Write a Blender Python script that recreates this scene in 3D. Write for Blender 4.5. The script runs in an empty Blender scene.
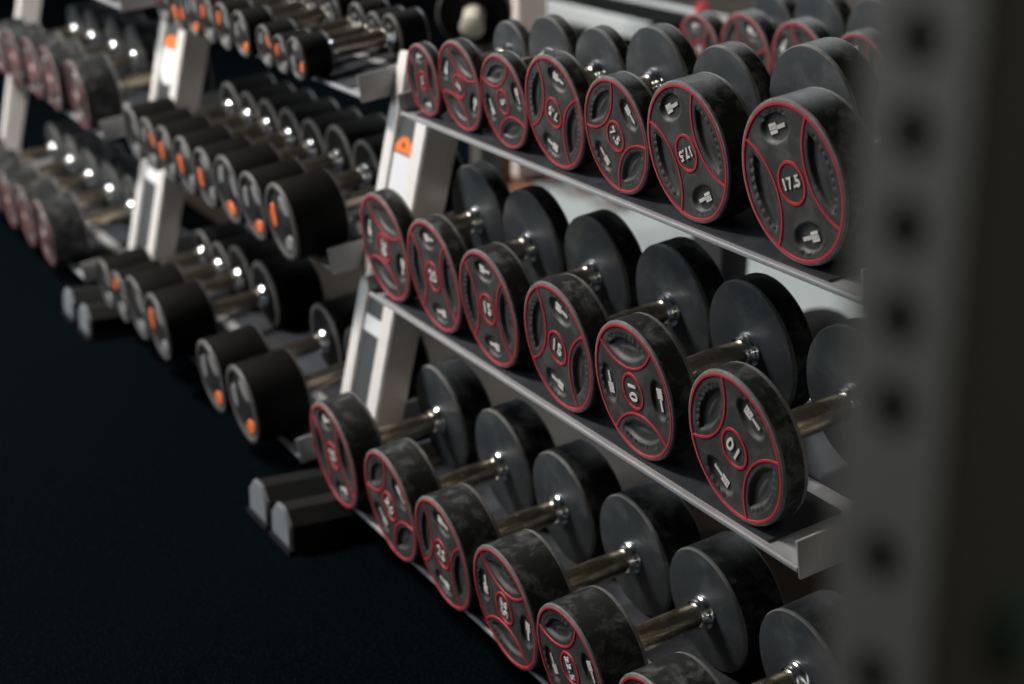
import bpy, bmesh, math, random
from math import sin, cos, pi, radians
from mathutils import Matrix, Vector

random.seed(7)
S = bpy.context.scene
COL = S.collection
ZF = 0.416                      # front edge of the middle tray above the floor
TAU = 0.1554                    # tilt of the trays
TIER = {'T': (0.0619, 0.2859), 'M': (0.0, 0.0), 'B': (-0.0699, -0.3276)}
LEAN = 0.215                    # lean of the uprights (y per z)


# ------------------------------------------------------------------ helpers
def link(name, me, mats, parent=None):
    o = bpy.data.objects.new(name, me)
    COL.objects.link(o)
    if parent is not None:
        o.parent = parent
    if mats is not None and me is not None:
        if not isinstance(mats, (list, tuple)):
            mats = [mats]
        if len(me.materials) == 0:
            for m in mats:
                me.materials.append(m)
    return o


def empty(name, loc=(0, 0, 0)):
    o = bpy.data.objects.new(name, None)
    COL.objects.link(o)
    o.location = loc
    o.empty_display_size = 0.05
    return o


def tag(o, label=None, cat=None, group=None, kind=None):
    if label:
        o['label'] = label
    if cat:
        o['category'] = cat
    if group:
        o['group'] = group
    if kind:
        o['kind'] = kind
    return o


def mesh(name, bm, smooth=None):
    bmesh.ops.recalc_face_normals(bm, faces=bm.faces)
    if smooth is not None:
        a = radians(smooth)
        for f in bm.faces:
            f.smooth = True
        for e in bm.edges:
            if len(e.link_faces) == 2:
                e.smooth = e.calc_face_angle(0) < a
    me = bpy.data.meshes.new(name)
    bm.to_mesh(me)
    bm.free()
    return me


def box(bm, x0, x1, y0, y1, z0, z1, mat=None, bevel=0.0, idx=0):
    """axis box, then transformed by mat; bevelled edges when bevel > 0"""
    r = bmesh.ops.create_cube(bm, size=1.0)
    vs = r['verts']
    for v in vs:
        v.co = Vector(((x0 + x1) / 2 + v.co.x * (x1 - x0), (y0 + y1) / 2 + v.co.y * (y1 - y0), (z0 + z1) / 2 + v.co.z * (z1 - z0)))
    fs = {f for v in vs for f in v.link_faces}
    if bevel > 0:
        es = {e for v in vs for e in v.link_edges}
        rr = bmesh.ops.bevel(bm, geom=list(es), offset=bevel, segments=2, affect='EDGES', profile=0.5)
        fs = set(rr['faces']) | {f for f in fs if f.is_valid}
        vs = list({v for f in fs for v in f.verts})
    for f in fs:
        if f.is_valid:
            f.material_index = idx
    if mat is not None:
        for v in vs:
            v.co = mat @ v.co
    return vs


def prism(bm, prof, a0, a1, axis='Y', mat=None):
    """profile of (u, w) points extruded along an axis"""
    def P(u, w, a):
        return {'Y': Vector((u, a, w)), 'X': Vector((a, u, w)), 'Z': Vector((u, w, a))}[axis]
    A = [bm.verts.new(P(u, w, a0)) for u, w in prof]
    B = [bm.verts.new(P(u, w, a1)) for u, w in prof]
    bm.faces.new(A)
    bm.faces.new(B[::-1])
    n = len(prof)
    for i in range(n):
        bm.faces.new((A[i], B[i], B[(i + 1) % n], A[(i + 1) % n]))
    if mat is not None:
        for v in A + B:
            v.co = mat @ v.co


def tube(bm, pts, r, seg=14, cap=True):
    """round bar through a list of points"""
    rings = []
    for i, p in enumerate(pts):
        p = Vector(p)
        d = (Vector(pts[min(i + 1, len(pts) - 1)]) - Vector(pts[max(i - 1, 0)])).normalized()
        a = d.cross(Vector((0, 0, 1)))
        if a.length < 1e-4:
            a = d.cross(Vector((1, 0, 0)))
        a.normalize()
        b = d.cross(a)
        rr = r[i] if isinstance(r, (list, tuple)) else r
        rings.append([bm.verts.new(p + rr * (cos(2 * pi * k / seg) * a + sin(2 * pi * k / seg) * b)) for k in range(seg)])
    for A, B in zip(rings, rings[1:]):
        for k in range(seg):
            bm.faces.new((A[k], A[(k + 1) % seg], B[(k + 1) % seg], B[k]))
    if cap:
        bm.faces.new(rings[0])
        bm.faces.new(rings[-1][::-1])


def lathe_y(bm, prof, seg=96, mi=None):
    """surface of revolution about +Y: prof = [(r, y)]; r = 0 makes a pole. mi gives a material index per strip"""
    rings = []
    for r, y in prof:
        if r < 1e-6:
            rings.append([bm.verts.new((0, y, 0))])
        else:
            rings.append([bm.verts.new((r * cos(2 * pi * k / seg), y, r * sin(2 * pi * k / seg))) for k in range(seg)])
    for j, (A, B) in enumerate(zip(rings, rings[1:])):
        for k in range(seg):
            k2 = (k + 1) % seg
            if len(A) == 1 and len(B) == 1:
                continue
            if len(A) == 1:
                f = bm.faces.new((A[0], B[k2], B[k]))
            elif len(B) == 1:
                f = bm.faces.new((A[k], A[k2], B[0]))
            else:
                f = bm.faces.new((A[k], A[k2], B[k2], B[k]))
            if mi:
                f.material_index = mi[j]
    return rings


def sstep(a, b, x):
    t = max(0.0, min(1.0, (x - a) / (b - a)))
    return t * t * (3 - 2 * t)


# ------------------------------------------------------------------ materials
def new_mat(name):
    m = bpy.data.materials.new(name)
    m.use_nodes = True
    nt = m.node_tree
    b = nt.nodes['Principled BSDF']
    return m, nt, b


def plain(name, col, rough=0.5, metal=0.0, noise=0.0, scale=30, spec=0.5, bump=0.0):
    m, nt, b = new_mat(name)
    b.inputs['Base Color'].default_value = (*col, 1)
    b.inputs['Roughness'].default_value = rough
    b.inputs['Metallic'].default_value = metal
    b.inputs['Specular IOR Level'].default_value = spec
    if noise > 0 or bump > 0:
        tc = nt.nodes.new('ShaderNodeTexCoord')
        n = nt.nodes.new('ShaderNodeTexNoise')
        n.inputs['Scale'].default_value = scale
        n.inputs['Detail'].default_value = 5
        nt.links.new(tc.outputs['Object'], n.inputs['Vector'])
        if noise > 0:
            r = nt.nodes.new('ShaderNodeMapRange')
            r.inputs['To Min'].default_value = max(0.02, rough - noise)
            r.inputs['To Max'].default_value = min(1.0, rough + noise)
            nt.links.new(n.outputs['Fac'], r.inputs['Value'])
            nt.links.new(r.outputs['Result'], b.inputs['Roughness'])
            mx = nt.nodes.new('ShaderNodeMix')
            mx.data_type = 'RGBA'
            mx.inputs['A'].default_value = (*[c * (1 - noise) for c in col], 1)
            mx.inputs['B'].default_value = (*[min(1, c * (1 + noise)) for c in col], 1)
            nt.links.new(n.outputs['Fac'], mx.inputs['Factor'])
            nt.links.new(mx.outputs['Result'], b.inputs['Base Color'])
        if bump > 0:
            bp = nt.nodes.new('ShaderNodeBump')
            bp.inputs['Strength'].default_value = bump
            bp.inputs['Distance'].default_value = 0.002
            nt.links.new(n.outputs['Fac'], bp.inputs['Height'])
            nt.links.new(bp.outputs['Normal'], b.inputs['Normal'])
    return m


def rubber(name, base, dust, amount, rough=0.6, scale=22.0, spec=0.4):
    """black rubber with chalky scuffs, different on every object"""
    m, nt, b = new_mat(name)
    tc = nt.nodes.new('ShaderNodeTexCoord')
    oi = nt.nodes.new('ShaderNodeObjectInfo')
    mul = nt.nodes.new('ShaderNodeMath')
    mul.operation = 'MULTIPLY'
    mul.inputs[1].default_value = 37.0
    nt.links.new(oi.outputs['Random'], mul.inputs[0])
    n1 = nt.nodes.new('ShaderNodeTexNoise')
    n1.noise_dimensions = '4D'
    n1.inputs['Scale'].default_value = scale
    n1.inputs['Detail'].default_value = 7
    n1.inputs['Roughness'].default_value = 0.65
    n1.inputs['Distortion'].default_value = 0.4
    n2 = nt.nodes.new('ShaderNodeTexNoise')
    n2.noise_dimensions = '4D'
    n2.inputs['Scale'].default_value = scale * 11
    n2.inputs['Detail'].default_value = 3
    for n in (n1, n2):
        nt.links.new(tc.outputs['Object'], n.inputs['Vector'])
        nt.links.new(mul.outputs[0], n.inputs['W'])
    r1 = nt.nodes.new('ShaderNodeMapRange')
    r1.inputs['From Min'].default_value = 0.49
    r1.inputs['From Max'].default_value = 0.64
    r1.inputs['To Max'].default_value = amount
    nt.links.new(n1.outputs['Fac'], r1.inputs['Value'])
    r2 = nt.nodes.new('ShaderNodeMapRange')
    r2.inputs['From Min'].default_value = 0.35
    r2.inputs['From Max'].default_value = 0.7
    r2.inputs['To Min'].default_value = 0.5
    nt.links.new(n2.outputs['Fac'], r2.inputs['Value'])
    mm = nt.nodes.new('ShaderNodeMath')
    mm.operation = 'MULTIPLY'
    nt.links.new(r1.outputs[0], mm.inputs[0])
    nt.links.new(r2.outputs[0], mm.inputs[1])
    mx = nt.nodes.new('ShaderNodeMix')
    mx.data_type = 'RGBA'
    mx.inputs['A'].default_value = (*base, 1)
    mx.inputs['B'].default_value = (*dust, 1)
    nt.links.new(mm.outputs[0], mx.inputs['Factor'])
    nt.links.new(mx.outputs['Result'], b.inputs['Base Color'])
    rr = nt.nodes.new('ShaderNodeMapRange')
    rr.inputs['To Min'].default_value = rough - 0.1
    rr.inputs['To Max'].default_value = rough + 0.2
    nt.links.new(n1.outputs['Fac'], rr.inputs['Value'])
    nt.links.new(rr.outputs[0], b.inputs['Roughness'])
    b.inputs['Specular IOR Level'].default_value = spec
    bp = nt.nodes.new('ShaderNodeBump')
    bp.inputs['Strength'].default_value = 0.15
    bp.inputs['Distance'].default_value = 0.001
    nt.links.new(n2.outputs['Fac'], bp.inputs['Height'])
    nt.links.new(bp.outputs['Normal'], b.inputs['Normal'])
    return m


def speckle_floor(name, base, fleck):
    m, nt, b = new_mat(name)
    tc = nt.nodes.new('ShaderNodeTexCoord')
    n = nt.nodes.new('ShaderNodeTexNoise')
    n.inputs['Scale'].default_value = 260
    n.inputs['Detail'].default_value = 2
    v = nt.nodes.new('ShaderNodeTexVoronoi')
    v.inputs['Scale'].default_value = 420
    for q in (n, v):
        nt.links.new(tc.outputs['Object'], q.inputs['Vector'])
    r = nt.nodes.new('ShaderNodeMapRange')
    r.inputs['From Min'].default_value = 0.52
    r.inputs['From Max'].default_value = 0.7
    nt.links.new(n.outputs['Fac'], r.inputs['Value'])
    mx = nt.nodes.new('ShaderNodeMix')
    mx.data_type = 'RGBA'
    mx.inputs['A'].default_value = (*base, 1)
    mx.inputs['B'].default_value = (*fleck, 1)
    nt.links.new(r.outputs[0], mx.inputs['Factor'])
    nt.links.new(mx.outputs['Result'], b.inputs['Base Color'])
    b.inputs['Roughness'].default_value = 1.0
    b.inputs['Specular IOR Level'].default_value = 0.015
    bp = nt.nodes.new('ShaderNodeBump')
    bp.inputs['Strength'].default_value = 0.5
    bp.inputs['Distance'].default_value = 0.002
    nt.links.new(v.outputs['Distance'], bp.inputs['Height'])
    nt.links.new(bp.outputs['Normal'], b.inputs['Normal'])
    return m


M_SIDE = rubber('urethane_side', (0.0085, 0.0105, 0.0120), (0.17, 0.185, 0.19), 0.65, 0.55, 40, 0.3)
M_FACE = rubber('urethane_face', (0.046, 0.047, 0.047), (0.19, 0.19, 0.19), 0.40, 0.48, 30)
M_EDGE = rubber('worn_urethane_edge', (0.15, 0.155, 0.155), (0.30, 0.30, 0.295), 0.8, 0.6, 60)
M_BACK = rubber('urethane_inner_face', (0.026, 0.033, 0.039), (0.12, 0.13, 0.135), 0.5, 0.5, 18)
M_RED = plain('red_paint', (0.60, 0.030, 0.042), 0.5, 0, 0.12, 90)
M_RED_HAZED = plain('hazed_red_paint', (0.28, 0.055, 0.06), 0.55, 0, 0.12, 90)  # same red trim, distance haze mixed into the colour for the far rack
M_WHITE = plain('white_print', (0.78, 0.76, 0.74), 0.5, 0, 0.03, 40)
M_STEEL = plain('polished_steel_grip', (0.62, 0.54, 0.40), 0.24, 1.0, 0.10, 120)  # warm tint puts golden reflections into the base colour of the chrome
M_DSTEEL = plain('dark_steel_grip', (0.34, 0.30, 0.24), 0.3, 1.0, 0.10, 120)
M_CHROME = plain('bright_chrome', (0.80, 0.86, 0.92), 0.16, 1.0, 0.04, 60)
M_BLACK = rubber('black_rubber', (0.003, 0.0033, 0.0035), (0.012, 0.012, 0.012), 0.3, 0.65, 20, 0.1)
M_BFACE = rubber('black_rubber_face', (0.018, 0.018, 0.019), (0.07, 0.07, 0.07), 0.3, 0.45, 40)
M_BEDGE = rubber('black_rubber_edge', (0.10, 0.10, 0.098), (0.2, 0.2, 0.2), 0.6, 0.45, 40)
M_PETAL = plain('grey_inlay', (0.26, 0.26, 0.27), 0.5, 0, 0.1, 60)
M_ORANGE = plain('orange_label', (0.95, 0.20, 0.045), 0.5, 0, 0.05, 40)
M_RACK = plain('silver_rack_paint', (0.40, 0.41, 0.43), 0.38, 0.25, 0.08, 45)
M_POST = plain('silver_upright_paint', (0.80, 0.78, 0.76), 0.42, 0.1, 0.05, 45)
M_LIP = plain('bare_lip_edge', (0.55, 0.57, 0.60), 0.35, 0.3, 0.06, 45)
M_MAT = rubber('dark_rubber_strip', (0.018, 0.022, 0.030), (0.06, 0.07, 0.08), 0.4, 0.6, 30)
M_PANEL = plain('grey_filler_panel', (0.055, 0.062, 0.064), 0.5, 0.1, 0.06, 40)
M_FOOT = plain('black_foot_rail', (0.008, 0.009, 0.010), 0.7, 0, 0.1, 40, 0.2)
M_CAP = plain('grey_foot_cap', (0.20, 0.22, 0.24), 0.5, 0.1, 0.12, 60)
M_TAGW = plain('white_tag', (0.75, 0.78, 0.82), 0.6, 0, 0.03, 60)
M_TAGO = plain('orange_tag', (0.85, 0.20, 0.02), 0.6, 0, 0.03, 60)
M_TAGK = plain('black_symbol', (0.02, 0.02, 0.02), 0.6)
M_UPR = plain('grey_power_rack_steel', (0.115, 0.115, 0.105), 0.6, 0.0, 0.06, 60)
M_FLOOR = speckle_floor('black_rubber_floor', (0.0008, 0.0022, 0.0031), (0.0050, 0.0110, 0.0145))
M_PALE = plain('pale_vinyl_floor', (0.37, 0.42, 0.42), 0.5, 0, 0.04, 6)
M_WALL = plain('dim_wall_paint', (0.12, 0.11, 0.09), 0.8, 0, 0.08, 4)
M_CEIL = plain('ceiling_paint', (0.10, 0.10, 0.10), 0.8, 0, 0.05, 4)
M_PILLAR = plain('pale_pillar_paint', (0.85, 0.76, 0.70), 0.6, 0, 0.03, 9)
M_FRAME = plain('white_frame_paint', (0.62, 0.66, 0.66), 0.4, 0, 0.05, 30)
M_VINYL = plain('black_vinyl', (0.005, 0.0055, 0.006), 0.7, 0, 0.1, 40, 0.1)
M_WOOD = plain('brown_wood', (0.16, 0.055, 0.018), 0.6, 0, 0.2, 18)
M_BROWN = plain('dark_brown_vinyl', (0.060, 0.040, 0.022), 0.6, 0, 0.15, 8)
M_CREAM = plain('cream_painted_peg', (0.80, 0.76, 0.66), 0.4, 0, 0.05, 50)
M_TEAL = plain('zinc_bolt', (0.16, 0.24, 0.25), 0.4, 0.6, 0.1, 80)

# ------------------------------------------------------------------ urethane dumbbell with red trim
RING = 0.957                    # red ring outer radius / head radius
PC, PR = 1.229, 0.879           # pocket outline circle (in ring radii)
LD, LT, LRAD = 0.69, 0.31, 0.195  # logo oval: distance, tangential and radial half axes
HEADS, TRIMS, NUMS, LOGOS, GRIPS, COLLARS = {}, {}, {}, {}, {}, {}


def relief(x, z):
    """depth of the outer face (in ring radii) at x, z (ring radii); positive = sunk"""
    rho = math.hypot(x, z)
    d = 0.0
    for sgn in (-1, 1):
        dc = math.hypot(x - sgn * PC, z)
        ins = min(PR - 0.10 - dc, 0.80 - rho, (0.575 - abs(z)))
        d = max(d, 0.060 * sstep(-0.012, 0.05, ins) - 0.02 * sstep(0.10, 0.22, ins))
        # row of short raised ticks along the outside of the pocket
        if 0.80 < rho < 0.875 and abs(z) < 0.50 and x * sgn > 0:
            a = math.degrees(math.atan2(z, abs(x)))
            d = max(d, 0.014 if (a % 7.5) < 2.5 else 0.0)
        u, w = (z * sgn - LD) / LRAD, x / LT
        e = math.hypot(u, w)
        d = max(d, 0.048 * (1 - sstep(0.80, 1.02, e)))
        if 0.86 < rho < 0.915 and z * sgn > 0 and abs(x) < 0.26:
            a = math.degrees(math.atan2(x, abs(z)))
            d = max(d, 0.016 if (a % 7.5) < 2.5 else 0.0)
    return d


def head_mesh(R, h):
    """one head: outer face at y = 0, inner face at y = h"""
    key = (R, h)
    if key in HEADS:
        return HEADS[key]
    bm = bmesh.new()
    seg = 192
    rr = R * RING
    grid = [0.0, 0.06, 0.14, 0.20, 0.25, 0.29, 0.33, 0.37] + [0.40 + 0.0165 * i for i in range(35)]
    rings = []
    for g in grid:
        if g == 0:
            rings.append([bm.verts.new((0, 0.0006, 0))])
            continue
        row = []
        for k in range(seg):
            a = 2 * pi * k / seg
            x, z = g * cos(a), g * sin(a)
            row.append(bm.verts.new((x * rr, 0.0006 + 0.085 * relief(x, z) / 0.085 * min(rr, 0.1), z * rr)))
        rings.append(row)
    prof = [(0.985 * rr, 0.0, 0), (R - 0.0022, 0.0, 1), (R - 0.0008, 0.0009, 1), (R, 0.0032, 1), (R, 0.006, 2),
            (R * 1.0, h - 0.006, 2), (R, h - 0.003, 1), (R - 0.0012, h - 0.0008, 1), (R - 0.004, h, 3), (R * 0.5, h + 0.0008, 3), (0.0, h + 0.001, 3)]
    mi = [0] * (len(rings) - 1)
    for r, y, m in prof:
        mi.append(m)
        if r == 0:
            rings.append([bm.verts.new((0, y, 0))])
        else:
            rings.append([bm.verts.new((r * cos(2 * pi * k / seg), y, r * sin(2 * pi * k / seg))) for k in range(seg)])
    for j, (A, B) in enumerate(zip(rings, rings[1:])):
        for k in range(seg):
            k2 = (k + 1) % seg
            if len(A) == 1:
                f = bm.faces.new((A[0], B[k2], B[k]))
            elif len(B) == 1:
                f = bm.faces.new((A[k], A[k2], B[0]))
            else:
                f = bm.faces.new((A[k], A[k2], B[k2], B[k]))
            f.material_index = mi[j]
    me = mesh('weight_head', bm, 38)
    for m in (M_FACE, M_EDGE, M_SIDE, M_BACK):
        me.materials.append(m)
    HEADS[key] = me
    return me


def band(bm, pts, w, t, closed):
    """flat raised band of width w along a path of (x, z) points, standing t proud of y = 0"""
    n = len(pts)
    A, B, C, D = [], [], [], []
    for i in range(n):
        p = Vector(pts[i])
        q0 = Vector(pts[(i - 1) % n] if closed else pts[max(i - 1, 0)])
        q1 = Vector(pts[(i + 1) % n] if closed else pts[min(i + 1, n - 1)])
        d = (q1 - q0).normalized()
        nn = Vector((-d.y, d.x)) * w / 2
        for L, s, y in ((A, 1, 0.0008), (B, 0.75, -t), (C, -0.75, -t), (D, -1, 0.0008)):
            L.append(bm.verts.new((p.x + nn.x * s, y, p.y + nn.y * s)))
    for i in range(n if closed else n - 1):
        j = (i + 1) % n
        for P, Q in ((A, B), (B, C), (C, D)):
            bm.faces.new((P[i], P[j], Q[j], Q[i]))
    if not closed:
        for i in (0, n - 1):
            bm.faces.new((A[i], B[i], C[i], D[i]))


def trim_mesh(R, m=None):
    if (R, m) in TRIMS:
        return TRIMS[(R, m)]
    bm = bmesh.new()
    rr = R * RING
    w = 0.041 * rr
    N = 96
    band(bm, [((1 - 0.021) * rr * cos(2 * pi * k / N), (1 - 0.021) * rr * sin(2 * pi * k / N)) for k in range(N)], w, 0.0006, True)
    band(bm, [(0.262 * rr * cos(2 * pi * k / 48), 0.262 * rr * sin(2 * pi * k / 48)) for k in range(48)], w, 0.0005, True)
    # pocket arcs, cut where they meet the outer ring
    a1 = None
    for i in range(0, 900):
        a = i / 900 * pi
        x, z = PC - PR * cos(a), PR * sin(a)
        if math.hypot(x, z) > 0.975:
            a1 = a
            break
    for sgn in (-1, 1):
        pts = [(sgn * (PC - PR * cos(a1 * (k / 20 - 1))) * rr, PR * sin(a1 * (k / 20 - 1)) * rr) for k in range(41)]
        band(bm, pts, w * 0.9, 0.0004, False)
    me = mesh('red_trim', bm, 50)
    me.materials.append(m or M_RED)
    TRIMS[(R, m)] = me
    return me


def text_mesh(name, body, size, bold=0.0, thick=0.0006):
    cu = bpy.data.curves.new(name, 'FONT')
    cu.body = body
    cu.size = size
    cu.align_x = 'CENTER'
    cu.align_y = 'CENTER'
    cu.offset = bold
    cu.space_character = 1.12
    cu.extrude = thick
    cu.resolution_u = 3
    o = bpy.data.objects.new(name, cu)
    COL.objects.link(o)
    bpy.context.view_layer.update()
    me = bpy.data.meshes.new_from_object(o.evaluated_get(bpy.context.evaluated_depsgraph_get()))
    bpy.data.objects.remove(o)
    bpy.data.curves.remove(cu)
    me.name = name
    # stand it up: text x -> x, text y -> z, facing -y
    me.transform(Matrix.Rotation(pi / 2, 4, 'X'))
    me.transform(Matrix.Translation((0, -thick * 0.5, 0)))
    me.materials.clear()
    return me


def number_mesh(txt, R):
    key = (txt, R)
    if key not in NUMS:
        size = (0.24 if len(txt) > 2 else 0.29) * R * RING
        if len(txt) == 4:
            size = 0.205 * R * RING
        me = text_mesh('number', txt, size, 0.006 * R * RING)
        me.materials.append(M_WHITE)
        NUMS[key] = me
    return NUMS[key]


def logo_mesh(R):
    """white print in the oval: a block of stacked cells and a lower lettered bar to its right"""
    if R in LOGOS:
        return LOGOS[R]
    bm = bmesh.new()
    u = R * RING * 0.86

    def cell(x0, x1, z0, z1):
        box(bm, x0 * u, x1 * u, -0.0003, 0.0004, z0 * u, z1 * u)
    for i in range(2):                                   # upper row of the block
        x = -0.195 + i * 0.095
        cell(x, x + 0.087, 0.045, 0.082)
        cell(x, x + 0.024, -0.012, 0.040)
        cell(x + 0.034, x + 0.087, -0.012, 0.012)
        cell(x + 0.034, x + 0.087, 0.018, 0.040)
    cell(-0.195, -0.012, -0.072, -0.022)                 # lower strip of the block
    for i in range(4):                                   # lettered bar
        x = 0.0 + i * 0.052
        cell(x, x + 0.046, 0.020, 0.034)
        cell(x, x + 0.018, -0.026, 0.018)
        cell(x + 0.024, x + 0.046, -0.026, 0.018)
    me = mesh('logo', bm)
    me.materials.append(M_WHITE)
    LOGOS[R] = me
    return me


def grip_mesh(L, r=0.0165, m=None):
    key = (L, r)
    if key in GRIPS:
        return GRIPS[key]
    bm = bmesh.new()
    lathe_y(bm, [(0, 0), (r * 0.96, 0), (r * 0.96, L * 0.12), (r, L * 0.18), (r * 1.07, L * 0.5), (r, L * 0.82), (r * 0.96, L * 0.88), (r * 0.96, L), (0, L)], 40)
    me = mesh('handle', bm, 40)
    me.materials.append(m or M_STEEL)
    GRIPS[key] = me
    return me


def collar_mesh(r=0.0165):
    if r in COLLARS:
        return COLLARS[r]
    bm = bmesh.new()
    lathe_y(bm, [(r * 0.9, 0), (r * 1.14, 0), (r * 1.2, 0.003), (r * 1.2, 0.007), (r * 1.32, 0.010), (r * 1.42, 0.0125), (r * 1.42, 0.016), (r * 0.9, 0.016)], 40)
    me = mesh('collar', bm, 40)
    me.materials.append(M_CHROME)
    COLLARS[r] = me
    return me


FLIP = Matrix.Rotation(pi, 4, 'Z')


def red_dumbbell(centre, R, D, phi, txt, label, group, h=None, tilt=TAU, red=None):
    """centre = axis point on the front face; D = front face to inner face of the rear head"""
    g = 0.132
    if h is None:
        h = max(0.020, D - g)
    D = h + g
    root = empty('dumbbell')
    root.matrix_world = Matrix.Translation(centre) @ Matrix.Rotation(tilt, 4, 'X') @ Matrix.Rotation(-radians(phi), 4, 'Y')
    tag(root, label, 'dumbbell', group)
    for end in (0, 1):
        hd = link('weight_head', head_mesh(R, h), None, root)
        if end:
            hd.matrix_local = Matrix.Translation((0, D + h, 0)) @ FLIP
        link('red_trim', trim_mesh(R, red), None, hd)
        if txt:
            n = link('number', number_mesh(txt, R), None, hd)
        for s in (1, -1):
            lg = link('logo', logo_mesh(R), None, hd)
            lg.matrix_local = Matrix.Rotation(0 if s > 0 else pi, 4, 'Y') @ Matrix.Translation((0, 0.0415 * R * RING, LD * R * RING))
    gr = link('handle', grip_mesh(g + 0.004), None, root)
    gr.location = (0, h - 0.002, 0)
    c1 = link('collar', collar_mesh(), None, root)
    c1.location = (0, D - 0.016, 0)
    c2 = link('collar', collar_mesh(), None, root)
    c2.matrix_local = Matrix.Translation((0, h + 0.016, 0)) @ FLIP
    return root


# ------------------------------------------------------------------ black rubber dumbbell with orange label
BH, BGRIP = {}, {}


def black_head_mesh(R, h):
    key = (R, h)
    if key not in BH:
        bm = bmesh.new()
        prof = [(0, 0.003), (R * 0.30, 0.003), (R * 0.34, 0.004), (R * 0.80, 0.004), (R * 0.84, 0.001), (R * 0.86, 0.0), (R * 0.955, 0.0), (R * 0.985, 0.0015), (R, 0.005),
                (R, h - 0.005), (R * 0.985, h - 0.0015), (R * 0.95, h), (R * 0.88, h), (R * 0.4, h - 0.002), (0, h - 0.002)]
        mi = [0, 0, 0, 0, 1, 1, 1, 1, 2, 1, 1, 1, 2, 2]
        lathe_y(bm, prof, 64, mi)
        me = mesh('weight_head', bm, 40)
        for m in (M_BFACE, M_BEDGE, M_BLACK, M_BACK):
            me.materials.append(m)
        BH[key] = me
    return BH[key]


def oval_mesh(R, name, m):
    key = (R, name)
    if key not in BH:
        bm = bmesh.new()
        N = 28
        # oval with its long side along the rim, standing slightly proud of the face
        def ringv(k, y):
            return [bm.verts.new((k * 0.34 * R * cos(2 * pi * i / N), y, k * 0.19 * R * sin(2 * pi * i / N))) for i in range(N)]
        a, b = ringv(1.0, 0.0048), ringv(0.9, 0.0022)
        for i in range(N):
            bm.faces.new((a[i], a[(i + 1) % N], b[(i + 1) % N], b[i]))
        bm.faces.new(b)
        me = mesh(name, bm, 40)
        me.materials.append(m)
        BH[key] = me
    return BH[key]


def black_dumbbell(centre, R, h, angles, label, group, g=0.125, petals=2):
    """angles = list of label directions in degrees from the top, counter-clockwise"""
    root = empty('rubber_dumbbell')
    root.matrix_world = Matrix.Translation(centre) @ Matrix.Rotation(TAU, 4, 'X')
    tag(root, label, 'dumbbell', group)
    for end in (0, 1):
        hd = link('weight_head', black_head_mesh(R, h), None, root)
        if end:
            hd.matrix_local = Matrix.Translation((0, 2 * h + g, 0)) @ FLIP
        a0 = angles[0] if angles else 60
        spots = [('orange_label', M_ORANGE, a) for a in angles]
        for d in (120, 240, 180, 0):
            if len([s for s in spots if s[0] == 'inlay']) < petals and all(abs((a0 + d - s[2] + 180) % 360 - 180) > 70 for s in spots):
                spots.append(('inlay', M_PETAL, a0 + d))
        for nm, m, a in spots:
            o = link(nm, oval_mesh(R, nm, m), None, hd)
            o.matrix_local = Matrix.Rotation(-radians(a), 4, 'Y') @ Matrix.Translation((0, 0, 0.57 * R))
    gr = link('handle', grip_mesh(g + 0.004, 0.0155, M_DSTEEL), None, root)
    gr.location = (0, h - 0.002, 0)
    c1 = link('collar', collar_mesh(0.0155), None, root)
    c1.location = (0, h + g - 0.016, 0)
    c2 = link('collar', collar_mesh(0.0155), None, root)
    c2.matrix_local = Matrix.Translation((0, h + 0.016, 0)) @ FLIP
    return root


# ------------------------------------------------------------------ racks
def tier_mat(t, dy=0.0):
    y, z = TIER[t]
    return Matrix.Translation((0, y + dy, z + ZF)) @ Matrix.Rotation(TAU, 4, 'X')


def on_tray(t, s, e, R, dy=0.0):
    return tier_mat(t, dy) @ Vector((s, e, R + 0.0006))


def post_part(root, x0, x1, dy, ztop, ox):
    """leaning upright with a front flange, plus its floor foot and end cap"""
    bm = bmesh.new()
    zb = -ZF + 0.05
    yy = lambda z: 0.052 + LEAN * z + dy
    prof = [(yy(zb), zb + ZF), (yy(zb) + 0.05, zb + ZF), (yy(ztop) + 0.062, ztop - 0.015 + ZF), (yy(ztop), ztop + ZF)]
    A = [bm.verts.new((x0 - ox, y, z)) for y, z in prof]
    B = [bm.verts.new((x1 - ox, y, z)) for y, z in prof]
    bm.faces.new(A)
    bm.faces.new(B[::-1])
    for i in range(4):
        bm.faces.new((A[i], A[(i + 1) % 4], B[(i + 1) % 4], B[i]))
    bmesh.ops.bevel(bm, geom=list(bm.edges), offset=0.003, segments=2, affect='EDGES')
    link('upright', mesh('upright', bm, 40), M_POST, root)
    c = (x0 + x1) / 2 - ox + (0.014 if x0 < 0 else 0)
    bm = bmesh.new()
    prof = [(-0.040, 0.008), (0.040, 0.008), (0.040, 0.046), (0.017, 0.068), (-0.017, 0.068), (-0.040, 0.046)]
    prism(bm, [(c + u, w) for u, w in prof], -0.158 + dy, 0.33 + dy)
    box(bm, c - 0.0465, c + 0.0465, -0.170 + dy, 0.34 + dy, 0, 0.008)
    ft = link('foot', mesh('foot', bm, 30), M_FOOT, root)
    bm = bmesh.new()
    prism(bm, [(c + u * 1.03, 0.008 + (w - 0.008) * 1.04) for u, w in prof], -0.166 + dy, -0.156 + dy)
    bmesh.ops.bevel(bm, geom=list(bm.edges), offset=0.003, segments=2, affect='EDGES')
    cp = link('end_cap', mesh('end_cap', bm, 40), M_CAP, ft)
    cp['label'] = 'grey plastic end cap'


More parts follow.
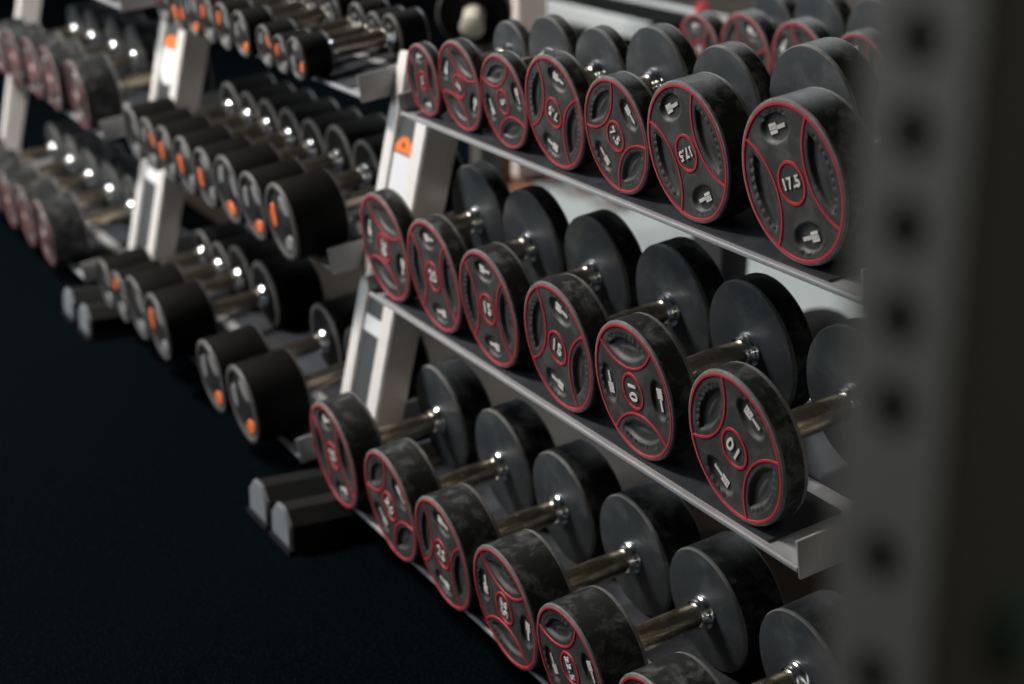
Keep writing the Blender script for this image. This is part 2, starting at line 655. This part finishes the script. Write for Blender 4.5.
def rack(ox, xl, xr, lpost, rpost, panel, label, dy=0.0, tags=True, depths=(0.29, 0.29, 0.29)):
    root = empty('dumbbell_rack', (ox, 0, 0))
    tag(root, label, 'rack', 'three-tier racks along the row')
    if lpost:
        post_part(root, lpost[0], lpost[1], dy, 0.355, ox)
    if rpost:
        post_part(root, rpost[0], rpost[1], 0.0, 0.355, ox)
    for t, depth in zip('TMB', depths):
        Mt = Matrix.Translation((-ox, 0, 0)) @ tier_mat(t, dy)
        bm = bmesh.new()
        box(bm, xl, xr, 0.0, depth, -0.008, -0.003, Mt)
        sh = link('shelf_tray', mesh('shelf_tray', bm), M_RACK, root)
        bm = bmesh.new()
        box(bm, xl, xr, -0.005, 0.0, -0.0070, -0.0006, Mt, 0.0012)
        link('front_lip', mesh('front_lip', bm, 40), M_LIP, sh)
        for a, b_ in ((0.006, 0.105), (0.13, depth - 0.008)):
            bm = bmesh.new()
            box(bm, xl + 0.035, xr - 0.065, a, b_, -0.003, 0.0, Mt)
            link('rubber_strip', mesh('rubber_strip', bm), M_MAT, sh)
        for a, b_ in ((xl - 0.004, xl), (xr, xr + 0.004)):
            bm = bmesh.new()
            box(bm, a, b_, -0.004, depth, -0.014, 0.027 if a < xl else 0.032, Mt, 0.001)
            link('end_plate', mesh('end_plate', bm, 40), M_RACK, sh)
    if rpost and rpost[0] > xr + 0.03:
        for t in 'TMB':
            z = TIER[t][1]
            Mt = Matrix.Translation((-ox, 0, 0)) @ tier_mat(t, dy)
            bm = bmesh.new()
            box(bm, xr + 0.004, rpost[0] + 0.004, 0.075, 0.105, -0.010, 0.02, Mt)
            link('bracket', mesh('bracket', bm), M_RACK, root)
    if panel:
        x0, x1 = panel
        yy = lambda z: 0.052 + LEAN * z + dy + 0.006
        bm = bmesh.new()
        zb, zt = -0.33, 0.335
        A = [bm.verts.new((x - ox, y, z + ZF)) for x in (x0, x1) for y, z in ((yy(zb), zb), (yy(zb) + 0.01, zb), (yy(zt) + 0.01, zt), (yy(zt), zt))]
        bm.faces.new(A[:4])
        bm.faces.new(A[4:][::-1])
        for i in range(4):
            bm.faces.new((A[i], A[(i + 1) % 4], A[4 + (i + 1) % 4], A[4 + i]))
        pn = link('filler_panel', mesh('filler_panel', bm), M_PANEL, root)
        if tags:
            ang = math.atan(LEAN)
            xc = (x0 + x1) / 2 - ox

            def plate(name, prof, zc, m, off, parent, lab):
                bm = bmesh.new()
                B = Matrix.Translation((xc, yy(zc) - off, zc + ZF)) @ Matrix.Rotation(-ang, 4, 'X')
                prism(bm, prof, 0, 0.0012, 'Y', B)
                o = link(name, mesh(name, bm, 30), m, parent)
                o['label'] = lab
                return o
            w = (x1 - x0) * 0.46
            low = [(w * cos(pi + pi * i / 12), -0.022 + 0.022 * sin(pi + pi * i / 12)) for i in range(13)]
            plate('warning_tag', low + [(w, 0.036), (-w, 0.036)], 0.160, M_TAGW, 0.0025, pn, 'white paper tag with rounded bottom')
            o = plate('warning_symbol', [(-w, -0.012), (w, -0.012), (w, 0.004), (w * 0.4, 0.016), (-w * 0.3, 0.014), (-w, 0.0)], 0.210, M_TAGO, 0.0026, pn, 'orange warning tag')
            bm = bmesh.new()
            B = Matrix.Translation((xc, yy(0.210) - 0.0034, 0.211 + ZF)) @ Matrix.Rotation(-ang, 4, 'X')
            prism(bm, [(0.004 * cos(2 * pi * i / 12), 0.004 * sin(2 * pi * i / 12)) for i in range(12)], 0, 0.001, 'Y', B)
            link('black_dot', mesh('black_dot', bm), M_TAGK, pn)
            plate('white_label', [(-w, -0.014), (w, -0.014), (w, 0.014), (-w, 0.014)], -0.088, M_TAGW, 0.0025, pn, 'white square sticker')
    return root


rack(-0.34, -0.906, 0.226, (-0.957, -0.914), (0.285, 0.33), (-1.0245, -0.9575),
     'nearest silver three-tier dumbbell rack, loaded with large red-ringed dumbbells', depths=(0.25, 0.26, 0.28))
rack(-1.6, -2.146, -1.068, (-2.20, -2.156), (-1.063, -1.025), (-2.2965, -2.2005),
     'middle silver rack of the row, loaded with long plain black dumbbells with orange labels', depths=(0.215, 0.29, 0.29))
rack(-2.9, -3.475, -2.33, (-3.53, -3.486), (-2.338, -2.297), None,
     'farthest silver rack of the row at the left edge, holding red-ringed dumbbells', dy=-0.045)

# near rack: (tier, x, R, D, phi, number, label)
G = {'T': 'red-ringed dumbbells on the near rack top shelf', 'M': 'red-ringed dumbbells on the near rack middle shelf', 'B': 'red-ringed dumbbells on the near rack bottom shelf'}
E = {'T': 0.0103, 'M': 0.0083, 'B': -0.0178}
NEAR = [
    ('T', -0.833, 0.0565, 0.152, 5, '2', 'smallest red-ringed dumbbell, at the left end of the near rack top shelf'),
    ('T', -0.704, 0.0680, 0.154, 62, '5', 'small red-ringed dumbbell, second from the left on the near rack top shelf'),
    ('T', -0.5655, 0.0682, 0.156, -71, '5', 'small red-ringed dumbbell, third from the left on the near rack top shelf'),
    ('T', -0.419, 0.0780, 0.160, 158, '7.5', 'red-ringed dumbbell with upside-down 7.5, fourth from the left on the top shelf'),
    ('T', -0.263, 0.0755, 0.163, -48, '7.5', 'red-ringed dumbbell with sideways 7.5, third from the right on the top shelf'),
    ('T', -0.102, 0.0853, 0.179, -153, '17.5', 'large red-ringed dumbbell with upside-down 17.5 on the top shelf'),
    ('T', 0.101, 0.0920, 0.184, 22, '17.5', 'large red-ringed dumbbell with upright 17.5, at the right end of the top shelf'),
    ('M', -0.837, 0.0880, 0.164, -109, '20', 'red-ringed dumbbell at the left end of the near rack middle shelf, beside the white upright'),
    ('M', -0.660, 0.0872, 0.164, 2, '20', 'red-ringed dumbbell second from the left on the near rack middle shelf'),
    ('M', -0.485, 0.0857, 0.172, -2, '15', 'scuffed red-ringed dumbbell third from the left on the near rack middle shelf'),
    ('M', -0.288, 0.0885, 0.174, -19, '15', 'red-ringed dumbbell with clear upright 15, fourth from the left on the middle shelf'),
    ('M', -0.104, 0.0884, 0.170, -83, '10', 'red-ringed dumbbell with 10 reading downwards, second from the right on the middle shelf'),
    ('M', 0.107, 0.0905, 0.165, 143, '10', 'red-ringed dumbbell with upside-down 10, at the right end of the middle shelf'),
    ('B', -0.840, 0.0895, 0.191, 9, '20', 'red-ringed dumbbell at the left end of the near rack bottom shelf'),
    ('B', -0.620, 0.0885, 0.190, -51, '20', 'red-ringed dumbbell second from the left on the near rack bottom shelf'),
    ('B', -0.443, 0.0850, 0.194, -16, '25', 'thick red-ringed dumbbell third from the left on the near rack bottom shelf'),
    ('B', -0.254, 0.0870, 0.198, -99, '25', 'thick red-ringed dumbbell with number 25 sideways, fourth on the near rack bottom shelf'),
    ('B', -0.082, 0.0835, 0.199, -68, '22.5', 'thick red-ringed dumbbell with sideways 22.5, cut by the bottom of the picture'),
    ('B', 0.113, 0.0840, 0.202, 40, '22.5', 'red-ringed dumbbell at the right end of the bottom shelf, only its top in view'),
]
for t, x, R, D, phi, txt, lab in NEAR:
    red_dumbbell(on_tray(t, x, E[t], R), R, D, phi, txt, lab, G[t])


def fit(lst):
    """shrink neighbours that would touch"""
    lst = [list(v) for v in sorted(lst)]
    for a, b in zip(lst, lst[1:]):
        gap = b[0] - a[0] - 0.002
        if a[1] + b[1] > gap:
            k = gap / (a[1] + b[1])
            a[1] *= k
            b[1] *= k
    for v in lst:
        v[1] = math.floor(v[1] * 1000) / 1000
    return lst


def ordinal(i, n):
    w = ['', 'second', 'third', 'fourth', 'fifth', 'sixth', 'seventh', 'eighth', 'ninth', 'tenth', 'eleventh', 'twelfth']
    return 'rightmost' if i == 0 else (w[i] + ' from the right')


# middle rack: black rubber dumbbells (x, R, label angles)
BLACK = {
    'T': (-0.035, 0.058, [(-1.261, 0.0385, [235]), (-1.338, 0.0385, [75]), (-1.415, 0.042, [300]), (-1.541, 0.044, [200]), (-1.640, 0.046, [60]), (-1.735, 0.047, [60]), (-1.832, 0.047, [190]), (-1.93, 0.048, [120, 250]), (-2.03, 0.048, [60])]),
    'M': (-0.045, 0.10, [(-2.059, 0.060, []), (-1.940, 0.060, [300]), (-1.821, 0.0610, [90]), (-1.696, 0.062, [95]), (-1.573, 0.0630, [100]), (-1.437, 0.066, [170]), (-1.305, 0.064, [195]), (-1.160, 0.0690, [85])]),
    'B': (-0.053, 0.105, [(-2.085, 0.073, []), (-1.968, 0.073, [40]), (-1.832, 0.070, []), (-1.686, 0.0715, [80]), (-1.354, 0.0715, [200]), (-1.183, 0.0735, [205])]),
}
TN = {'T': 'top', 'M': 'middle', 'B': 'bottom'}
for t, (e, h, lst) in BLACK.items():
    L = fit(lst)
    n = len(L)
    for i, (x, R, ang) in enumerate(reversed(L)):
        col = 'plain-faced black rubber dumbbell' if not ang else ('black dumbbell with two orange labels' if len(ang) > 1 else 'black rubber dumbbell with orange label')
        black_dumbbell(on_tray(t, x, e, R), R, h, ang, '%s, %s on the middle rack %s shelf' % (col, ordinal(i, n), TN[t]), 'black dumbbells on the middle rack %s shelf' % TN[t])

# far rack: red-ringed dumbbells
FAR = {
    'T': (0.0, 0.06, [(-2.45, 0.062), (-2.62, 0.062), (-2.80, 0.062)]),
    'M': (-0.020, 0.085, [(-3.27, 0.070), (-3.084, 0.075), (-2.865, 0.078), (-2.676, 0.080), (-2.424, 0.081)]),
    'B': (-0.040, 0.09, [(-3.27, 0.075), (-3.08, 0.075), (-2.882, 0.075), (-2.680, 0.078), (-2.485, 0.080)]),
}
for t, (e, h, lst) in FAR.items():
    L = fit(lst)
    n = len(L)
    for i, (x, R) in enumerate(reversed(L)):
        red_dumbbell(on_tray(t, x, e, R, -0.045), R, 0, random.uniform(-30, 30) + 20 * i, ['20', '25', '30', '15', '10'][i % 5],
                     'distant red-ringed dumbbell, %s on the far left rack %s shelf' % (ordinal(i, n), TN[t]), 'red-ringed dumbbells on the far rack %s shelf' % TN[t], h=h, red=M_RED_HAZED)

# ------------------------------------------------------------------ second row behind: single-tier stand
root = empty('dumbbell_stand', (-0.8, 0.9, 0))
tag(root, 'dark single-tier dumbbell stand standing behind the near rack', 'rack')
TB = Matrix.Translation((0.8, -0.9, 0)) @ Matrix.Translation((0, 0.79, 0.222 + ZF)) @ Matrix.Rotation(TAU, 4, 'X')
bm = bmesh.new()
box(bm, -1.40, -0.30, 0.0, 0.33, -0.008, -0.0008, TB)
box(bm, -1.40, -0.30, -0.005, 0.0, -0.03, 0.0, TB)
link('shelf_tray', mesh('shelf_tray', bm), M_FOOT, root)
for x in (-1.325, -0.42):
    bm = bmesh.new()
    box(bm, x - 0.055 + 0.8, x + 0.055 + 0.8, 0.93 - 0.9, 1.0 - 0.9, 0.03, 0.64, None, 0.004)
    box(bm, x - 0.05 + 0.8, x + 0.05 + 0.8, 0.72 - 0.9, 1.20 - 0.9, 0.0, 0.03, None, 0.003)
    link('leg', mesh('leg', bm, 40), M_PANEL, root)
BACK = [(-1.17, 0.068, 8, 'leftmost of the red-ringed dumbbells on the stand behind, smallest there'), (-1.02, 0.078, -28, 'red-ringed dumbbell second from the left on the stand behind'),
        (-0.858, 0.081, 55, 'red-ringed dumbbell third from the left on the stand behind'), (-0.69, 0.082, 20, 'red-ringed dumbbell on the stand behind, partly hidden by the grey post'),
        ]
T0 = Matrix.Translation((0, 0.79, 0.222 + ZF)) @ Matrix.Rotation(TAU, 4, 'X')
for x, R, phi, lab in BACK:
    red_dumbbell(T0 @ Vector((x, 0.012, R)), R, 0.165, phi, '10', lab, 'red-ringed dumbbells on the stand behind')

# dumbbells resting on the pale floor far behind
for i, x in enumerate((-3.02, -2.83, -2.645)):
    red_dumbbell(Vector((x, 1.50, 0.0845 + 0.002)), 0.084, 0.17, 40 * i, None,
                 ['dark dumbbell on the pale floor behind, farthest left of its row', 'dark dumbbell on the pale floor behind, in the middle of its row', 'dark dumbbell on the pale floor behind, at the right of its row'][i],
                 'dumbbells on the pale floor behind', tilt=0.0)

# black medicine ball on the pale floor
bm = bmesh.new()
bmesh.ops.create_uvsphere(bm, u_segments=40, v_segments=24, radius=0.09)
for f in bm.faces:
    f.smooth = True
ball = link('medicine_ball', mesh('medicine_ball', bm, 60), M_VINYL)
ball.location = (-1.08, 1.05, 0.0922)
tag(ball, 'black round ball on the pale floor behind the near rack right end', 'ball')
bm = bmesh.new()
for k in range(2):
    N = 60
    pts = []
    for i in range(N + 1):
        a = 2 * pi * i / N
        v = Vector((0.0903 * cos(a), 0.0903 * sin(a), 0))
        pts.append(Matrix.Rotation(radians(30 + 90 * k), 4, 'X') @ v)
    tube(bm, pts, 0.0012, 6, False)
link('seam', mesh('seam', bm, 40), M_FOOT, ball)

# weight plate on a storage post, left behind the top shelf
pt = empty('plate_tree', (-2.333, 0.903, 0))
tag(pt, 'storage post behind the racks with a cream peg for weight plates', 'plate rack')
bm = bmesh.new()
box(bm, -0.03, 0.03, 0.0, 0.06, 0.02, 0.95, None, 0.004)
link('post', mesh('post', bm, 40), M_UPR, pt)
bm = bmesh.new()
box(bm, -0.22, 0.22, -0.02, 0.08, 0, 0.02, None, 0.004)
box(bm, -0.03, 0.03, -0.2, 0.25, 0, 0.02, None, 0.004)
link('base', mesh('base', bm, 40), M_UPR, pt)
PEGZ = 0.258 + ZF
dirv = Vector((0.80, -0.50, -0.33)).normalized()
bm = bmesh.new()
tube(bm, [Vector((0, 0.01, PEGZ)), Vector((0, 0.01, PEGZ)) + dirv * 0.17], 0.026, 28)
tube(bm, [Vector((0, 0.01, PEGZ)) + dirv * 0.165, Vector((0, 0.01, PEGZ)) + dirv * 0.172, Vector((0, 0.01, PEGZ)) + dirv * 0.176], [0.026, 0.030, 0.024], 28)
pg = link('peg', mesh('peg', bm, 40), M_CREAM, pt)
pg['label'] = 'cream coloured peg'
bm = bmesh.new()
lathe_y(bm, [(0.0275, 0.0), (0.036, 0.0), (0.040, 0.004), (0.072, 0.004), (0.078, 0.0), (0.088, 0.0), (0.092, 0.004), (0.092, 0.030), (0.088, 0.034), (0.0275, 0.034), (0.0275, 0.0)], 72,
        [0, 0, 0, 0, 0, 1, 1, 1, 0, 0])
me = mesh('weight_plate', bm, 40)
me.materials.append(M_VINYL)
me.materials.append(M_BEDGE)
pl = link('weight_plate', me, None)
q = Vector((0, 1, 0)).rotation_difference(-dirv)
pl.rotation_mode = 'QUATERNION'
pl.rotation_quaternion = q
pl.location = Vector((-2.333, 0.913, PEGZ)) + dirv * 0.11
tag(pl, 'round black weight plate with pale rim hanging on a cream peg behind the top shelf', 'weight plate')

# exercise bench, wooden box, red and white bottle far behind
bn = empty('exercise_bench', (-3.75, 2.1, 0))
tag(bn, 'blurred black padded bench with white frame far behind the top shelf', 'bench')
bm = bmesh.new()
box(bm, -0.55, 0.55, -0.14, 0.14, 0.36, 0.42, None, 0.015)
link('pad', mesh('pad', bm, 40), M_VINYL, bn)
bm = bmesh.new()
box(bm, -0.58, 0.58, -0.165, -0.14, 0.37, 0.43, None, 0.005)
box(bm, -0.58, 0.58, 0.14, 0.165, 0.37, 0.43, None, 0.005)
box(bm, -0.03, 0.03, -0.14, 0.14, 0.33, 0.36)
link('frame', mesh('frame', bm, 40), M_FRAME, bn)
for x in (-0.45, 0.45):
    bm = bmesh.new()
    box(bm, x - 0.03, x + 0.03, -0.03, 0.03, 0.0, 0.36, None, 0.004)
    box(bm, x - 0.03, x + 0.03, -0.25, 0.25, 0.0, 0.05, None, 0.004)
    link('leg', mesh('leg', bm, 40), M_FRAME, bn)

bm = bmesh.new()
box(bm, -0.04, 0.04, -0.035, 0.035, 0.03, 0.66, None, 0.006)
box(bm, -0.12, 0.12, -0.1, 0.1, 0.002, 0.03, None, 0.004)
wb = link('wooden_post', mesh('wooden_post', bm, 40), M_WOOD)
wb.location = (-2.93, 1.27, 0.001)
tag(wb, 'brown wooden post half hidden left of the pale pillar in the background', 'post')

fr = empty('foam_roller', (-2.655, 1.80, 0))
tag(fr, 'slim red and white upright roller standing on the pale floor in the background', 'roller')
for z0, z1, m, nm in ((0.002, 0.40, M_FRAME, 'white_sleeve'), (0.40, 0.56, M_RED, 'red_sleeve')):
    bm = bmesh.new()
    tube(bm, [(0, 0, z0), (0, 0, z0 + 0.01), (0, 0, z1 - 0.01), (0, 0, z1)], [0.018, 0.021, 0.021, 0.018], 32)
    link(nm, mesh(nm, bm, 40), m, fr)

# ------------------------------------------------------------------ near perforated post
PX0, PX1, PY0, PY1, PH = 1.153, 1.204, -0.72, -0.655, 2.3
HZ = [0.729, 0.703, 0.676, 0.649, 0.622, 0.574, 0.534]
HZ = sorted(HZ + [0.755 + 0.0265 * i for i in range(0, 40)] + [0.496 - 0.04 * i for i in range(0, 20)])
HZ = [z + ZF for z in HZ if 0.06 < z + ZF < PH - 0.06]
up = empty('power_rack_post', ((PX0 + PX1) / 2, (PY0 + PY1) / 2, 0))
tag(up, 'grey perforated steel upright close to the camera at the right edge', 'post')
bm = bmesh.new()
hw, hd, rh, W = (PX1 - PX0) / 2, (PY1 - PY0) / 2, 0.0085, 0.004


def hole_face(bm, y, sgn):
    N = 24
    zs = [0.0]
    for a, b in zip(HZ, HZ[1:]):
        zs.append((a + b) / 2)
    zs.append(PH)
    ringout = []
    for (z0, z1), zc in zip(zip(zs, zs[1:]), HZ):
        zc -= 0.0
        circ = [bm.verts.new((rh * cos(2 * pi * k / N), y, zc + rh * sin(2 * pi * k / N))) for k in range(N)]
        sq = []
        for k in range(N):
            c, s = cos(2 * pi * k / N), sin(2 * pi * k / N)
            L = (hw - 0.004)
            kx = L / abs(c) if abs(c) > 1e-6 else 1e9
            kz = ((z1 - zc) if s > 0 else (zc - z0)) / abs(s) if abs(s) > 1e-6 else 1e9
            f = min(kx, kz)
            sq.append(bm.verts.new((c * f, y, zc + s * f)))
        for k in range(N):
            bm.faces.new((circ[k], circ[(k + 1) % N], sq[(k + 1) % N], sq[k]))
        inner = [bm.verts.new((v.co.x, y - sgn * W * -1 if False else y + W * sgn, v.co.z)) for v in circ]
        for k in range(N):
            bm.faces.new((circ[k], circ[(k + 1) % N], inner[(k + 1) % N], inner[k]))
        # corner pieces of the rectangle
        for sx in (-1, 1):
            for sz in (-1, 1):
                cx, cz = sx * (hw - 0.004), z1 if sz > 0 else z0
                best = None
                for k in range(N):
                    p, q = sq[k].co, sq[(k + 1) % N].co
                    on = lambda v: (abs(abs(v.x) - (hw - 0.004)) < 1e-6, abs(v.z - cz) < 1e-6)
                    a, b = on(p), on(q)
                    if p.x * sx > 0 and (p.z - zc) * sz >= -1e-9 and q.x * sx > 0 and (q.z - zc) * sz >= -1e-9 and ((a[0] and b[1] and not b[0]) or (a[1] and b[0] and not a[0])):
                        best = (sq[k], sq[(k + 1) % N])
                if best:
                    bm.faces.new((best[0], best[1], bm.verts.new((cx, y, cz))))


hole_face(bm, -hd, 1)
hole_face(bm, hd, -1)
# rounded corners and the two solid sides
def col(x0, y0, x1, y1):
    a = [bm.verts.new((x, y, z)) for x, y, z in ((x0, y0, 0), (x1, y1, 0), (x1, y1, PH), (x0, y0, PH))]
    bm.faces.new(a)
for sx in (-1, 1):
    col(sx * hw, -hd + 0.004, sx * hw, hd - 0.004)
    for sy in (-1, 1):
        pts = []
        for i in range(6):
            a = (pi / 2) * i / 5
            pts.append((sx * (hw - 0.004 + 0.004 * sin(a)), sy * (hd - 0.004 + 0.004 * cos(a))))
        for p, q in zip(pts, pts[1:]):
            col(p[0], p[1], q[0], q[1])
box(bm, -hw + 0.004, hw - 0.004, -hd + 0.004, hd - 0.004, PH - 0.003, PH)
bmesh.ops.remove_doubles(bm, verts=bm.verts, dist=1e-5)
link('perforated_tube', mesh('perforated_tube', bm, 40), M_UPR, up)
bm = bmesh.new()
box(bm, -0.07, 0.07, -0.07, 0.07, -0.0, 0.01, None, 0.002)
link('base_plate', mesh('base_plate', bm), M_UPR, up)
bm = bmesh.new()
N = 6
tube(bm, [(hw - 0.001, -0.0015, 0.557 + ZF), (hw + 0.009, -0.0015, 0.557 + ZF)], 0.009, 6)
tube(bm, [(hw - 0.001, -0.0015, 0.557 + ZF), (hw + 0.002, -0.0015, 0.557 + ZF)], 0.012, 24)
b = link('bolt', mesh('bolt', bm, 30), M_TEAL, up)
b['label'] = 'zinc hex bolt'

# ------------------------------------------------------------------ room
X0, X1, Y0, Y1, H = -11.0, 3.5, -5.0, 4.0, 3.2


def struct(name, bm, m):
    o = link(name, mesh(name, bm), m)
    o['kind'] = 'structure'
    return o


bm = bmesh.new()
box(bm, X0, X1, Y0, Y1, -0.05, 0.0)
struct('floor', bm, M_FLOOR)
bm = bmesh.new()
box(bm, -3.0, X1 - 0.05, 1.0, Y1 - 0.05, -0.02, 0.002)
struct('floor.001', bm, M_PALE)
bm = bmesh.new()
box(bm, -3.6, X1 - 0.05, 0.42, 0.998, -0.02, 0.003)
struct('floor.002', bm, M_BROWN)
bm = bmesh.new()
box(bm, X0, X1, Y0, Y1, H, H + 0.05)
struct('ceiling', bm, M_CEIL)
bm = bmesh.new()
box(bm, X0 - 0.1, X0, Y0, Y1, 0, H)
struct('wall_left', bm, M_WALL)
bm = bmesh.new()
box(bm, X1, X1 + 0.1, Y0, Y1, 0, H)
struct('wall_right', bm, M_WALL)
bm = bmesh.new()
box(bm, X0, X1, Y1, Y1 + 0.1, 0, H)
struct('wall_back', bm, M_WALL)
WINS = [(-10.2, -8.2), (-7.6, -5.6), (-5.0, -3.0)]
bm = bmesh.new()
edges = [X0] + [v for w in WINS for v in w] + [X1]
for a, b in zip(edges[::2], edges[1::2]):
    box(bm, a, b, Y0 - 0.1, Y0, 0, H)
for a, b in WINS:
    box(bm, a, b, Y0 - 0.1, Y0, 0, 0.9)
    box(bm, a, b, Y0 - 0.1, Y0, 2.8, H)
struct('wall_front', bm, M_WALL)
for i, (a, b) in enumerate(WINS):
    bm = bmesh.new()
    for x in (a, (a + b) / 2 - 0.02, b - 0.04):
        box(bm, x, x + 0.04, Y0 - 0.07, Y0 - 0.02, 0.9, 2.8)
    for z in (0.9, 2.76):
        box(bm, a, b, Y0 - 0.07, Y0 - 0.02, z, z + 0.04)
    struct('window_%d' % (i + 1), bm, M_FRAME)
bm = bmesh.new()
box(bm, -3.18, -3.075, 1.42, 1.52, 0.002, H)
struct('pillar', bm, M_PILLAR)

# ------------------------------------------------------------------ light
def area(name, loc, target, sx, sy, power, col):
    l = bpy.data.lights.new(name, 'AREA')
    l.shape = 'RECTANGLE'
    l.size, l.size_y = sx, sy
    l.energy = power
    l.color = col
    o = bpy.data.objects.new(name, l)
    COL.objects.link(o)
    o.location = loc
    d = Vector(target) - Vector(loc)
    o.rotation_euler = d.to_track_quat('-Z', 'Y').to_euler()
    return o


for i, (a, b) in enumerate(WINS):
    area('window_daylight', ((a + b) / 2, Y0 + 0.02, 1.85), ((a + b) / 2 + 2.0, 0, 1.0), b - a, 1.9, [15, 45, 85][i], (0.86, 0.93, 1.0))
for x, e in ((-5.2, 20), (-2.75, 165)):
    area('ceiling_or_fill_lamp', (x, -1.9, 3.1), (x + 0.3, -0.9, 0), 1.3, 0.35, e, (1.0, 0.92, 0.84))
area('ceiling_or_fill_lamp', (2.9, -0.3, 3.1), (1.6, -0.6, 0.5), 0.6, 0.3, 7, (1.0, 0.90, 0.66))  # added fill light, no known fixture: lifts the near post's dark side
area('ceiling_or_fill_lamp', (-3.35, 2.6, 3.1), (-2.6, 1.7, 0), 1.2, 0.4, 60, (0.95, 0.98, 1.0))  # added fill light behind the racks to brighten pale floor and pillar

w = bpy.data.worlds.new('sky')
S.world = w
w.use_nodes = True
bg = w.node_tree.nodes['Background']
sky = w.node_tree.nodes.new('ShaderNodeTexSky')
sky.sky_type = 'HOSEK_WILKIE'
sky.turbidity = 6
sky.sun_direction = (0.3, 0.5, 0.8)
w.node_tree.links.new(sky.outputs['Color'], bg.inputs['Color'])
bg.inputs['Strength'].default_value = 0.3

# ------------------------------------------------------------------ camera
cd = bpy.data.cameras.new('camera')
cam = bpy.data.objects.new('camera', cd)
COL.objects.link(cam)
cam.matrix_world = Matrix(((0.4668961, -0.2798883, 0.8388507, 1.5431414), (0.8843118, 0.1486876, -0.4425886, -1.0373845), (-0.0008513, 0.9484485, 0.3169302, 0.7993445 + ZF), (0, 0, 0, 1)))
cd.sensor_width = 36
cd.lens = 1728.88 / 1024 * 36
cd.clip_start = 0.02
cd.dof.use_dof = True
cd.dof.focus_distance = 1.98
cd.dof.aperture_fstop = 3.3
cd.dof.aperture_blades = 9
S.camera = cam

S.view_settings.view_transform = 'Standard'
S.view_settings.look = 'None'
S.view_settings.exposure = 0.25
S.view_settings.gamma = 1.0
S.view_settings.use_curve_mapping = False
